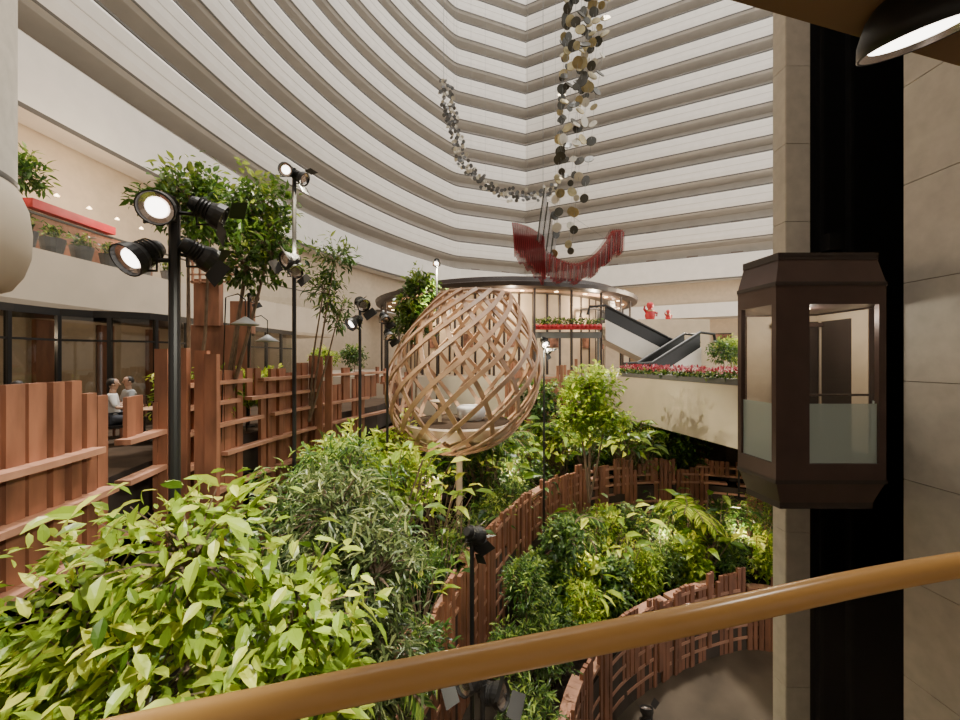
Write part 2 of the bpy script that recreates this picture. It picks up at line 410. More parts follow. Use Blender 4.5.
b.box((-7.3,11.25,-0.35),(1.6,0.15,2.65),0)
b.done()

# ------------------------------------------------------------------ slatted timber fences
def fence(name, path, top, bot, w=0.13, step=0.2, hv=0.35, rails=(), side=-1, seed=1, open_=0.35, lw=0.20):
    r=random.Random(seed); b=MB(name,[M['wood'],M['wood2']])
    pts=resample(path,step); n=len(pts)
    k=0
    zr=[z for z,_ in rails]
    while k<n:
        p,d=pts[k]; t=k/n
        tz=top(t) if callable(top) else top
        bz=bot
        run=r.choice([1,2,2,3,4]); hh=tz-abs(r.gauss(0,hv))
        if r.random()<0.2: hh+=hv*0.6
        o=r.random()<open_
        lo=r.choice(zr) if (o and zr) else bz
        if lo>hh-0.2: lo=bz
        for j in range(run):
            if k>=n: break
            p,d=pts[k]; nn=Vector((d.y,-d.x))*side*(-1)
            q=p+nn*r.uniform(-0.04,0.04)
            b.box((q.x,q.y,(hh+lo)/2),(w*r.uniform(0.85,1.2),0.05+r.random()*0.05,hh-lo),0,math.atan2(d.y,d.x)); k+=1
        if r.random()<open_*0.5:
            k+=1
    for (z,frac) in rails:
        k=0
        while k<n-3:
            ln=r.randint(6,18)
            if r.random()<frac:
                e=min(n-1,k+ln)
                for a in range(k,e):
                    p,d=pts[a]; p2,d2=pts[a+1]; m=(p+p2)/2; nn=Vector((d.y,-d.x))*(-side)
                    m=m+nn*0.10
                    b.box((m.x,m.y,z+0.0),((p2-p).length*1.06,lw,0.075),1,math.atan2((p2-p).y,(p2-p).x))
            k+=ln+r.randint(0,2)
    return b.done()
f1=smoothpath([(-4.75,-1),(-4.8,2),(-4.85,4),(-5.05,5.4),(-5.3,6.7)],8)
fence('timber_fence',f1,lambda t:-0.24-0.42*max(0,(t-.7)/.3),-4.7,0.17,0.235,0.10,[(-1.15,1.0),(-1.72,1.0),(-2.4,0.9),(-3.2,0.8)],-1,3,0.75)
f2=smoothpath([(-5.15,6.6),(-5.3,7.6),(-5.2,9),(-4.6,12),(-3.6,15),(-3.0,17.6)],8)
fence('timber_fence',f2,lambda t:0.05-0.15*t,-4.7,0.16,0.19,0.42,[(-0.45,.5),(-0.85,0.85),(-1.3,0.8),(-1.9,0.8),(-2.6,0.7)],-1,5,0.5)
b=MB('timber_pier',[M['wood']])
for (x,y,h) in ((-5.15,6.5,0.18),(-4.95,6.65,0.2),(-4.72,6.8,0.16),(-4.52,6.75,0.1),(-4.55,11.3,0.1),(-4.35,11.5,0.12)):
    b.box((x,y,(h-4.7)/2),(0.19,0.12,h+4.7),0,0.15)
b.done()
fence('timber_fence',arc1[6:],-3.72,-8.2,0.13,0.17,0.2,[(-4.0,0.85),(-4.3,0.85),(-4.6,0.8),(-4.95,0.85),(-5.3,0.8),(-5.7,0.8),(-6.1,0.7)],1,8,0.5,0.26)
fence('timber_fence',arc2,-5.95,-8.2,0.12,0.16,0.2,[(-6.2,0.85),(-6.5,0.85),(-6.8,0.8),(-7.15,0.85),(-7.5,0.8),(-7.85,0.7)],1,9,0.4,0.24)
arc0=smoothpath([(1.5,15.5),(4.5,17.2),(7.4,17.4),(9.4,16.4)],6)
fence('timber_fence',arc0,-3.2,-4.7,0.13,0.17,0.25,[(-3.5,0.7),(-3.8,0.7),(-4.1,0.7)],1,10)
sc=smoothpath([(1.2,17.9),(2.6,18.2),(4.4,18.3)],4)
fence('timber_fence',sc,0.0,-4.7,0.14,0.17,0.3,[(-0.8,0.6),(-1.6,0.6)],1,12)

# ------------------------------------------------------------------ lattice pod
def pod():
    root=bpy.data.objects.new('lattice_egg_pod',None); bpy.context.scene.collection.objects.link(root)
    prof=[(-2.45,0.75),(-2.25,1.2),(-1.9,1.60),(-1.3,1.95),(-0.6,2.10),(0.0,2.02),(0.6,1.78),(1.1,1.48),(1.5,1.20),(1.80,0.98)]
    zs=np.array([p[0] for p in prof]); rs=np.array([p[1] for p in prof])
    C=Vector((-0.38,11.2,0.0))
    def surf(t,a):
        u=t*(len(prof)-1); i=min(int(u),len(prof)-2); f=u-i
        def cr(A):
            p0=A[max(i-1,0)];p1=A[i];p2=A[i+1];p3=A[min(i+2,len(A)-1)]
            return 0.5*((2*p1)+(p2-p0)*f+(2*p0-5*p1+4*p2-p3)*f*f+(3*p1-p0-3*p2+p3)*f**3)
        z=cr(zs); r=cr(rs)
        return C+Vector((r*math.cos(a)+0.14*z,r*math.sin(a),z))
    b=MB('pod_lattice',[M['ash']])
    S=40
    for sgn,tw,N in ((1,2.8,16),(-1,2.0,13)):
        for i in range(N):
            vs=[]
            for k in range(S+1):
                t=k/S; a=2*math.pi*i/N+sgn*t*tw
                p=surf(t,a); e=0.01
                T=(surf(min(1,t+e),a+sgn*tw*e)-surf(max(0,t-e),a-sgn*tw*e)).normalized()
                nn=(surf(t,a+0.02)-surf(t,a-0.02)).cross(surf(min(1,t+e),a)-surf(max(0,t-e),a)).normalized()
                Bn=T.cross(nn).normalized(); p=p+nn*(0.03*sgn)
                w=0.057; h=0.022
                vs+= [p+Bn*w+nn*h,p-Bn*w+nn*h,p-Bn*w-nn*h,p+Bn*w-nn*h]
            fs=[]
            for k in range(S):
                for j in range(4): fs.append((k*4+j,k*4+(j+1)%4,(k+1)*4+(j+1)%4,(k+1)*4+j))
            b.add(vs,fs,0)
    for t,w in ((0.0,0.05),(1.0,0.05)):
        b.tube([surf(t,2*math.pi*k/40) for k in range(41)],w,8,0,False)
    b.done(root)
    b=MB('pod_deck',[M['cream'],M['deck'],M['greyp']])
    b.lathe([(0.001,-1.72),(1.44,-1.72)],(-0.58,11.2,0),40,1)
    b.lathe([(1.44,-1.70),(1.50,-1.74),(1.40,-2.0),(1.1,-2.2),(0.7,-2.38),(0.12,-2.45),(0.09,-2.6),(0.09,-4.7)],(-0.58,11.2,0),40,0)
    b.done(root)
    b=MB('pod_seat',[M['shirt'],M['cream']],True)
    b.lathe([(0.001,-1.3),(0.35,-1.31),(0.42,-1.36),(0.40,-1.6),(0.3,-1.72)],(-0.25,11.5,0),20,0)
    b.lathe([(0.001,-1.1),(0.28,-1.11),(0.30,-1.14),(0.06,-1.18),(0.05,-1.7)],(-1.1,11.0,0),20,1)
    b.done(root)
pod()

# ------------------------------------------------------------------ round pavilion with downlights
b=MB('round_pavilion',[M['bronze2'],M['cream'],M['wood'],M['warm'],M['glass'],M['ash'],M['art']])
cc=(1.6,26.6,0)
b.lathe([(0.01,3.35),(8.0,3.35),(8.25,3.42),(8.3,3.62),(8.15,3.66),(8.1,3.60),(7.4,3.72),(7.3,4.05),(0.01,4.1)],cc,72,0)
b.lathe([(6.4,-0.75),(6.4,3.35)],cc,64,1)
b.lathe([(6.38,2.35),(6.30,2.35),(6.30,2.55),(6.38,2.55)],cc,64,0)
b.lathe([(7.7,3.34),(7.1,3.33)],cc,64,5)
for k in range(28):
    a=math.pi+math.pi*k/27*1.0
    b.box((cc[0]+6.35*math.cos(a),cc[1]+6.35*math.sin(a),1.3),(0.15,0.12,4.1),0,a)
    if k%3==1:
        a2=a+math.pi/54
        b.box((cc[0]+6.42*math.cos(a2),cc[1]+6.42*math.sin(a2),1.0),(0.06,0.5,0.7),6,a2)
    if k%2==0:
        b.lathe([(0.001,3.32),(0.10,3.32),(0.11,3.345)],(cc[0]+7.4*math.cos(a),cc[1]+7.4*math.sin(a),0),10,3)
for k in range(14):
    a=math.pi+math.pi*k/13
    b.tube([(cc[0]+7.9*math.cos(a),cc[1]+7.9*math.sin(a),-0.75),(cc[0]+7.9*math.cos(a),cc[1]+7.9*math.sin(a),3.4)],0.06,10,0)
b.done()

# ------------------------------------------------------------------ escalators
def escalator(name,p0,p1,w):
    b=MB(name,[M['steel'],M['black'],M['conc']])
    p0=Vector(p0);p1=Vector(p1); d=p1-p0; h=Vector((d.x,d.y,0)).normalized(); s=Vector((-h.y,h.x,0))*w/2
    up=Vector((0,0,1))
    for sg in (1,-1):
        o=s*sg
        vs=[p0+o-up*0.9,p1+o-up*0.9,p1+o+up*0.1,p0+o+up*0.1]
        vs+= [v+s*0.14*sg for v in vs]
        b.add(vs,[(0,1,2,3),(7,6,5,4),(3,2,6,7),(0,4,5,1),(0,3,7,4),(1,5,6,2)],2)
        b.add([p0+o+up*.1,p1+o+up*.1,p1+o+up*.75,p0+o+up*.75],[(0,1,2,3)],1)
        b.tube([p0+o-h*0.9+up*0.35,p0+o-h*0.8+up*.75,p0+o+up*.82,p1+o+up*.82,p1+o+h*0.8+up*.78,p1+o+h*0.9+up*0.3],0.07,8,1)
    n=18
    for k in range(n):
        c=p0+d*((k+.5)/n)
        b.box(tuple(c-up*0.1),(abs(d.length/n)*0.9,w*0.95,0.2),0,math.atan2(h.y,h.x))
    b.add([p0-s-up*.9,p1-s-up*.9,p1+s-up*.9,p0+s-up*.9],[(0,1,2,3)],2)
    b.done()
escalator('escalator',(6.2,20.5,1.9),(9.9,20.8,0.1),1.1)
escalator('escalator',(10.4,19.6,0.5),(7.8,18.9,-0.95),1.0)

# ------------------------------------------------------------------ red decoration
def lion(loc,s=1.0):
    b=MB('red_festive_figure',[M['red'],M['gold']],True)
    b.lathe([(0.01,0),(0.28,0.05),(0.34,0.3),(0.26,0.6),(0.14,0.75),(0.2,0.85),(0.24,1.0),(0.18,1.18),(0.01,1.25)],(0,0,0),16,0)
    b.tube([(-.25,0,.55),(-.45,-.1,.75),(-.4,-.1,.95)],[.1,.08,.07],8,0)
    b.tube([(.25,0,.55),(.45,-.1,.45),(.4,-.1,.25)],[.1,.08,.07],8,0)
    b.lathe([(0.27,0.58),(0.29,0.62),(0.26,0.66)],(0,0,0),16,1)
    o=b.done(); o.location=loc; o.scale=(s,s,s)
b=MB('plinth',[M['cream']]); b.prism([(8.6,21.6),(12.4,21.6),(12.4,23),(8.6,23)],-0.75,2.2,0); b.done()
lion((9.35,22,2.2),.8)
lion((10.3,21.9,2.2),.45)
b=MB('red_garland',[M['red'],M['greyp'],L3])
b.box((4.2,19.2,1.55),(3.2,0.25,0.18),0); b.box((4.2,19.3,1.2),(3.3,0.1,0.3),1)
for i in range(16):
    b.lathe([(0.001,-.1),(.1,-.06),(.13,.02),(.08,.1),(0.001,.12)],(2.7+i*0.2,19.1,1.60),8,0)
b.tube([(2.7,19.3,-0.75),(2.7,19.3,1.2)],.06,8,1); b.tube([(5.7,19.3,-0.75),(5.7,19.3,1.2)],.06,8,1)
b.leaves(np.stack([rng.uniform(2.6,5.8,500),rng.normal(19.25,.1,500),rng.uniform(1.68,2.0,500)],1),rng.normal(0,1,(500,3)),.18,.45,2)
b.done()

# ------------------------------------------------------------------ vegetation
def rand_dir(n, zb=0.0):
    d=rng.normal(0,1,(n,3)); d[:,2]+=zb; return d/np.linalg.norm(d,axis=1,keepdims=True)
def bush(name, base, blobs, tips, per, L, W, lm, trunk=0.05, droop=-0.2, spread=0.9, stems=True, lvar=0.25, inner=0.0):
    b=MB(name,[M['bark'],lm]); base=Vector(base)
    tot=sum(bl[1][0]*bl[1][1]*bl[1][2] for bl in blobs)
    leavesP=[];leavesD=[];rn=[]
    for c,r in blobs:
        c=Vector(c)
        mid=base.lerp(c,0.5)+Vector((R.uniform(-.1,.1),R.uniform(-.1,.1),0))
        b.tube([base,mid,c],[trunk,trunk*0.75,trunk*0.4],6,0)
        k=max(4,int(tips*(r[0]*r[1]*r[2])/tot))
        dr=rand_dir(k,0.25); rad=(inner+(1-inner)*rng.random(k)**0.4)
        # lumpy outline: low-frequency radius variation with direction
        ph=rng.uniform(0,6.28,3)
        lump=1+0.20*np.sin(3.1*dr[:,0]+ph[0])*np.sin(3.7*dr[:,2]+ph[1])+0.14*np.sin(7*dr[:,2]+5*dr[:,0]+ph[2])
        rad=rad*lump*rng.uniform(0.8,1.2,k)
        for i in range(k):
            o=Vector((dr[i][0]*r[0],dr[i][1]*r[1],dr[i][2]*r[2]))*rad[i]
            tip=c+o
            if stems and i%2==0: b.tube([c+o*0.1,c+o*0.55+Vector((0,0,0.04)),tip],[trunk*0.3,trunk*0.2,trunk*0.1],3,0,False)
            n=per
            P=np.array(tip)[None,:]+rng.normal(0,L*0.45*spread,(n,3))
            D=rand_dir(n,droop)*0.9+np.array(o.normalized() if o.length>0 else (0,0,1))[None,:]*0.7
            leavesP.append(P);leavesD.append(D)
            rr=np.clip(rng.normal(0.22+0.35*max(0,dr[i][2])*rad[i]+0.18*rad[i],0.22,n),0,1)  # random tone, raised towards the upper and outer leaves
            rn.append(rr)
    P=np.concatenate(leavesP);D=np.concatenate(leavesD)
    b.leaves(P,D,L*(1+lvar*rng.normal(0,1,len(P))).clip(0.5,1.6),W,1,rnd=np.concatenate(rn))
    return b.done()
def broad(name, base, n, H, L, W, lm, tilt=0.6):
    b=MB(name,[M['bark'],lm]); base=Vector(base); P=[];D=[]
    for i in range(n):
        a=R.uniform(0,2*math.pi); t=R.uniform(0.15,tilt); h=H*R.uniform(0.6,1.0)
        o=Vector((math.cos(a)*t,math.sin(a)*t,1)).normalized()
        e=base+o*h; b.tube([base,base+o*h*0.5+Vector((0,0,.05)),e],[.016,.012,.009],4,0,False)
        P.append(tuple(e)); D.append((math.cos(a),math.sin(a),R.uniform(-0.2,0.7)))
    b.leaves(P,D,L*rng.uniform(0.7,1.1,n),W,1,curl=0.2)
    return b.done()
def palm(name, base, n, H, L, lm):
    b=MB(name,[M['bark'],lm]); base=Vector(base)
    crown=base+Vector((0,0,H)); b.tube([base,crown],[.04,.03],6,0); P=[];D=[]
    for i in range(n):
        a=2*math.pi*i/n+R.uniform(-.3,.3); el=R.uniform(0.1,1.1)
        pts=[]
        for k in range(9):
            t=k/8; pts.append(crown+Vector((math.cos(a)*L*t*math.cos(el*0.6),math.sin(a)*L*t*math.cos(el*0.6),L*t*math.sin(el)-0.7*L*t*t)))
        b.tube(pts,[.012]*9,3,0,False)
        for k in range(1,9):
            for f in (0,0.33,0.66):
                q=pts[k-1].lerp(pts[k],f); d=(pts[k]-pts[k-1]).normalized(); s=Vector((-math.sin(a),math.cos(a),0))
                for sg in (1,-1):
                    P.append(tuple(q)); D.append(tuple(d*0.7+s*sg+Vector((0,0,-.25))))
    b.leaves(P,D,L*0.33,0.13,1)
    return b.done()

# foreground bright shrub
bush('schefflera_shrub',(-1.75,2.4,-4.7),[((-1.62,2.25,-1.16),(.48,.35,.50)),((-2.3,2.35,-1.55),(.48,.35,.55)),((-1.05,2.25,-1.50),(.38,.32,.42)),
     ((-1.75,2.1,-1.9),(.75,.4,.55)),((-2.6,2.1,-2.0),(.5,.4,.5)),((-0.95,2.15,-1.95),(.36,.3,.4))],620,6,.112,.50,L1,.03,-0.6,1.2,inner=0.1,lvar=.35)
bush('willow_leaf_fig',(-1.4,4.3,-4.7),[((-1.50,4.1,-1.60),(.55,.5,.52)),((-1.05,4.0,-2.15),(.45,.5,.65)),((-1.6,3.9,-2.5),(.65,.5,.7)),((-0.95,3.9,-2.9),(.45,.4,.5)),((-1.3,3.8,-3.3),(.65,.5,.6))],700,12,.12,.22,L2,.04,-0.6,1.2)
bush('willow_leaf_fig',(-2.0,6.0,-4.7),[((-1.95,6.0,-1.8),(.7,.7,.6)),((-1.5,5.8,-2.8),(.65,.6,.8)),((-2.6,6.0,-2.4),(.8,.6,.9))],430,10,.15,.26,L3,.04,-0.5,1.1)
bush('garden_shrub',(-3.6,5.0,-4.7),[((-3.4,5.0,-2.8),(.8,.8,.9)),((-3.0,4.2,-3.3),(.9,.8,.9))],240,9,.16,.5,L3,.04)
broad('philodendron',(-1.6,8.2,-4.4),20,2.7,.5,.42,L5)
broad('philodendron',(-1.0,9.2,-4.6),18,2.2,.55,.42,L5)
broad('philodendron',(-1.9,7.2,-4.4),20,2.9,.45,.42,L5)
broad('philodendron',(-0.75,7.6,-4.7),16,1.4,.4,.45,L3)
broad('philodendron',(-0.4,8.6,-4.7),16,1.5,.4,.45,L3)
broad('philodendron',(-1.0,6.7,-4.7),14,1.3,.35,.45,L5)
for (x,y,z,l) in ((-0.9,6.0,-4.35,L3),(-0.35,9.6,-4.2,L3),(0.3,10.6,-4.1,L4),(-1.1,7.6,-4.1,L3),(-0.7,8.4,-4.1,L4),(0.9,11.8,-4.0,L3)):
    bush('ground_fern',(x,y,-4.7),[((x,y,z),(.5,.5,.42))],90,9,.15,.28,l,.02,spread=1.2)
palm('lady_palm',(-0.95,3.9,-4.7),9,1.5,.6,L3)
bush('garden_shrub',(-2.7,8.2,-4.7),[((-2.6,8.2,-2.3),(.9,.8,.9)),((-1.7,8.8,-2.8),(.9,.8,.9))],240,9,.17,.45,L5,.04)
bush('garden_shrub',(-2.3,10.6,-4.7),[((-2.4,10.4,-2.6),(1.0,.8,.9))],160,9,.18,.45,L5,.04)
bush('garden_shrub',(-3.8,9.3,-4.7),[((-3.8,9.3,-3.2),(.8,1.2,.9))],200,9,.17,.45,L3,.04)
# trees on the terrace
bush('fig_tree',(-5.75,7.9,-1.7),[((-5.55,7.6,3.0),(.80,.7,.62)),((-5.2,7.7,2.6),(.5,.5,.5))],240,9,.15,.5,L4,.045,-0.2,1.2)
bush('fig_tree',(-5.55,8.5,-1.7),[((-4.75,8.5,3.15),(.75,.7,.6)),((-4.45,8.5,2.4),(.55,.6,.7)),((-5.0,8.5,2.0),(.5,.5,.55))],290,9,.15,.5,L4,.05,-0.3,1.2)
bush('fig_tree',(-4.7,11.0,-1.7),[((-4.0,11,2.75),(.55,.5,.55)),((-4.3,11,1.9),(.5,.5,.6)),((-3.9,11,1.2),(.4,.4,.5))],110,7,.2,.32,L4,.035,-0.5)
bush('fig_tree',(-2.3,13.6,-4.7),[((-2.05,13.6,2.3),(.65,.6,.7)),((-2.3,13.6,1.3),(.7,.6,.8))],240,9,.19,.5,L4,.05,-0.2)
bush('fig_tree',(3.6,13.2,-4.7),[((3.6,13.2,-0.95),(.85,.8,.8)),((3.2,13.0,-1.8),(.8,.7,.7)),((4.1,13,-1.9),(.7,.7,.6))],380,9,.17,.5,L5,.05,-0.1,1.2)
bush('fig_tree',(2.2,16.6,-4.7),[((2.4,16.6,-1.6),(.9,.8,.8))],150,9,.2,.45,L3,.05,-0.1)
# between the arcs
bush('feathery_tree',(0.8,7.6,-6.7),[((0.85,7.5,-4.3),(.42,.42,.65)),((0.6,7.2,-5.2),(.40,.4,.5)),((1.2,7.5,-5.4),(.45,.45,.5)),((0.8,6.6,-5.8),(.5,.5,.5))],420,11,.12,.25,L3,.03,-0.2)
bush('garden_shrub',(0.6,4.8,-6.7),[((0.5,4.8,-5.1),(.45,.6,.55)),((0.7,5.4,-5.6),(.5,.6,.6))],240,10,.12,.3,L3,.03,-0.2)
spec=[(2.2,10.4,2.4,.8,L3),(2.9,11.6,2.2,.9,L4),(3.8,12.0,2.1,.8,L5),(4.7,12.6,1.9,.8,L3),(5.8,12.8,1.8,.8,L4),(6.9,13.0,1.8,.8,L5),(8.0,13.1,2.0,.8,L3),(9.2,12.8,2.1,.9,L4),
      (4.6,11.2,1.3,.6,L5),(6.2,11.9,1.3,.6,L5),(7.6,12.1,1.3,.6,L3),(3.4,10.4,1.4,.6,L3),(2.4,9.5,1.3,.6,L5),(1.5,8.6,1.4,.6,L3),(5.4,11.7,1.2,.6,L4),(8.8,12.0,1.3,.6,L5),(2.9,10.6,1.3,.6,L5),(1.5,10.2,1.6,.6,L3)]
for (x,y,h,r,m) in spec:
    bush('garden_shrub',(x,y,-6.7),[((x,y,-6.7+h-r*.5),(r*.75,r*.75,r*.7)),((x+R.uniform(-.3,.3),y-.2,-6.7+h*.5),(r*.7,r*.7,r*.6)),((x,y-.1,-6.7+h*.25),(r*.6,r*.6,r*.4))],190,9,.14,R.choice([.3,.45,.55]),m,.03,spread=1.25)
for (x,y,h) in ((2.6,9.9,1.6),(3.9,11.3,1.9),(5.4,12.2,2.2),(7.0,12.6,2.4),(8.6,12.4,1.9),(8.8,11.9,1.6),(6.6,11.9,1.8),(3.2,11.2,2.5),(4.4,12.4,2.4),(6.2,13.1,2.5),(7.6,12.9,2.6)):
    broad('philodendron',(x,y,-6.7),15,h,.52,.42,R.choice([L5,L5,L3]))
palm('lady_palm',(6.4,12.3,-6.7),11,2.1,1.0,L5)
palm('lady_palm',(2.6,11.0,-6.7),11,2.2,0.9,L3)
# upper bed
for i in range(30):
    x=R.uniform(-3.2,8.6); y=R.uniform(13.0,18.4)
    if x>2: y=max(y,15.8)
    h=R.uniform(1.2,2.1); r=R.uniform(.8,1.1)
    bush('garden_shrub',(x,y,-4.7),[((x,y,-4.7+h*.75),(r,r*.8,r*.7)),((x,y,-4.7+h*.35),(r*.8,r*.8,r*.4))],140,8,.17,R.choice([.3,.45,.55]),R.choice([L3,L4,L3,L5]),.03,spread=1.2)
for i in range(34):
    x=R.uniform(-0.5,6.2); y=R.uniform(12.2,17.0)
    if x>1.0: y=max(y,15.2)
    broad('philodendron',(x,y,-4.7),14,R.uniform(1.6,2.7),.58,.42,R.choice([L5,L5,L3]))
for (x,y) in ((1.0,14.0),(2.6,15.8),(5.5,16.3),(0.2,13.2)):
    palm('lady_palm',(x,y,-4.7),11,2.0,1.1,L3)
# lobby planting
for (x,y,h) in ((11.2,18.5,1.6),(12.2,19.5,1.8),(13,20,1.6),(-6.2,19.6,1.4),(-7.6,19.4,1.2)):
    bush('potted_shrub',(x,y,-0.75),[((x,y,-0.75+h*.7),(.6,.6,h*.35))],110,8,.16,.4,R.choice([L3,L5]),.03)
# poinsettias along the ledge
b=MB('poinsettia_row',[M['greyp'],L3,LR])
p0=Vector((6.45,18.4));p1=Vector((7.7,11.0)); d=(p1-p0)
b.box(((p0.x+p1.x)/2+.1,(p0.y+p1.y)/2,-0.66),(d.length,0.3,0.16),0,rz=math.atan2(d.y,d.x))
n=900; t=rng.random(n); P=np.stack([p0.x+d.x*t+.1+rng.normal(0,.1,n),p0.y+d.y*t,rng.uniform(-.58,-.42,n)],1)
b.leaves(P,rand_dir(n,.3),.16,.5,1)
n=800; t=rng.random(n); P=np.stack([p0.x+d.x*t+.1+rng.normal(0,.1,n),p0.y+d.y*t,rng.uniform(-.42,-.24,n)],1)
b.leaves(P,rand_dir(n,.5),.13,.5,2)
b.done()
# mezzanine planters
for (y,s) in ((9.6,.8),(10.2,.9),(10.9,.7),(11.7,.9),(12.6,.9),(13.8,1),(15,1)):
    x=-11.65
    b=MB('potted_plant',[M['greyp'],M['bark'],L4])
    b.lathe([(0.001,2.86),(.2,2.86),(.28,3.30),(.25,3.30),(.22,3.25),(0.001,3.25)],(x,y,0),14,0)
    b.tube([(x,y,3.25),(x+.05,y,3.4),(x,y,3.55)],[.03,.02,.01],6,1)
    n=130; b.leaves(np.array([[x,y,3.42]])+rng.normal(0,.13,(n,3))*s,rand_dir(n,.8),.2*s,.4,2); b.done()
b=MB('red_banner_shelf',[M['red'],M['wood'],M['warm']]); b.box((-12.9,12.7,4.50),(0.3,2.6,0.26),0); b.box((-13.0,13.5,3.6),(0.3,4.4,1.4),1)
b.box((-12.9,15.4,4.05),(0.3,1.4,0.22),0)
for y in (12,13,14,15): b.lathe([(.001,4.9),(.07,4.92),(.001,5.0)],(-12.7,y,0),8,2)
b.done()
bush('indoor_tree',(-12.3,10.6,2.85),[((-12.3,10.6,5.0),(.5,.6,.5))],90,8,.2,.35,L3,.04)
for y in (7.6,8.4,9.6,10.6):
    bush('terrace_hedge',(-6.1+0.05*y,y,-1.7),[((-6.1+0.05*y,y,-0.75),(.4,.45,.5))],90,8,.14,.4,L5,.02)

# ------------------------------------------------------------------ theatre spot lamps
def head(b, c, aim, s=1.0, lit=True, doors=True):
    c=Vector(c); a=Vector(aim).normalized()
    b.lathe([(0.001,-.20*s),(.07*s,-.20*s),(.085*s,-.16*s),(.10*s,-.02*s),(.145*s,.06*s),(.15*s,.14*s),(.138*s,.14*s),(.13*s,.10*s)],c,20,0,a)
    b.lathe([(.135*s,.105*s),(.06*s,.075*s)],c,20,1,a)
    b.lathe([(.085*s,.095*s),(0.001,.095*s)],c,20,2 if lit else 1,a)
    for k in range(4): b.lathe([(.105*s,-.12*s+.035*s*k),(.118*s,-.115*s+.035*s*k),(.105*s,-.105*s+.035*s*k)],c,16,0,a)
    q=Vector((0,0,1)).rotation_difference(a)
    if doors and not lit:
        for k,off in ((0,1),(1,-1)):
            vs=[Vector((off*.15*s,-.13*s,.14*s)),Vector((off*.15*s,.13*s,.14*s)),Vector((off*.26*s,.15*s,.27*s)),Vector((off*.26*s,-.15*s,.27*s))]
            b.add([q@v+c for v in vs],[(0,1,2,3)],0)
def lamp_post(loc, z0, z1, heads, r=0.03):
    b=MB('stage_light_post',[M['black'],M['chrome'],M['lens']],False); x,y=loc
    b.tube([(x,y,z0),(x,y,z1)],r,12,0)
    b.lathe([(0.001,z0+.03),(.15,z0+.03),(.16,z0)],(x,y,0),16,0)
    for (dx,dy,z,aim,s,lit) in heads:
        c=(x+dx,y+dy,z); b.tube([(x,y,z-.02),(x+dx*.6,y+dy*.6,z-.03),c],.018*s*1.2,6,0)
        b.tube([(c[0]-.15*s,c[1],z),(c[0]-.15*s,c[1],z-.14*s),(c[0]+.15*s,c[1],z-.14*s),(c[0]+.15*s,c[1],z)],.012*s,6,0)
        head(b,c,aim,s,lit)
    b.done()
lamp_post((-2.52,3.3),-4.7,1.28,[(-.02,-.12,1.22,(.30,-.8,-.40),.88,True),(-.20,-.1,.84,(-.20,-.8,-.55),.9,True),(.26,.05,1.24,(.6,.3,-.3),.75,False),(.14,.1,.9,(.5,.6,-.4),.75,False)],.042)
lamp_post((-3.25,7.0),-4.7,3.35,[(-.1,-.05,3.3,(.1,-.8,-.3),.8,True),(.1,0,3.2,(.8,-.1,-.4),.8,False),(-.05,-.05,1.75,(-.4,-.7,-.2),.9,False),(.05,-.1,1.55,(.5,-.6,-.4),.8,False)],.035)
lamp_post((-2.4,8.0),-4.7,1.2,[(.06,-.1,1.12,(.5,-.5,-.4),.9,False),(-.08,-.1,.75,(-.5,-.6,-.5),.9,True)],.03)
lamp_post((-2.2,9.5),-4.7,1.1,[(-.05,-.1,1.0,(.4,-.5,-.6),.8,False),(.05,-.1,.6,(.4,-.5,-.6),.8,False)],.03)
lamp_post((-0.1,5.0),-6.7,-2.1,[(.03,-.06,-2.15,(.5,.5,-.4),.75,False),(.05,.05,-2.3,(.5,.2,-.4),.7,False)],.028)
lamp_post((0.02,2.9),-6.7,-2.35,[(-.08,0,-2.32,(-.6,-.5,.2),.6,False),(.08,0,-2.42,(.6,-.4,.2),.6,False)],.02)
lamp_post((1.95,12.2),-6.7,0.6,[(0,-.1,.55,(.2,-.5,-.6),.9,True),(.1,0,.3,(.6,-.3,-.6),.8,False)],.03)
lamp_post((-1.4,13.0),-4.7,3.2,[(0,-.1,3.15,(0,-.6,-.6),.8,True)],.03)
lamp_post((-5.9,10.2),-1.7,1.7,[(.1,0,1.6,(.6,-.3,-.4),.8,False)],.03)
lamp_post((8.8,13.6),-4.7,-1.6,[(0,-.1,-1.65,(0,-.6,-.6),.8,False)],.03)
b=MB('floor_spotlight',[M['black'],M['chrome'],M['lens']]); head(b,(3.72,8.9,-7.9),(0,.4,1),1.0,False)
b.box((3.72,8.9,-8.12),(.25,.25,.14),0); b.done()
for (x,y,z) in ((-4.75,8.1,0.72),(-5.1,9.6,0.45)):
    b=MB('pendant_lamp',[M['shade'],M['warm'],M['black']],True)
    b.lathe([(0.02,z+.16),(.05,z+.14),(.26,z),(.25,z-.01),(.04,z+.12)],(x,y,0),24,0); b.lathe([(0.001,z+.02),(.05,z+.04),(.04,z+.1)],(x,y,0),10,1)
    b.tube([(x,y,z+.15),(x,y,z+.5),(x-.15,y,z+.62),(x-.4,y,z+.55),(x-.5,y,-1.7)],.014,6,2); b.done()

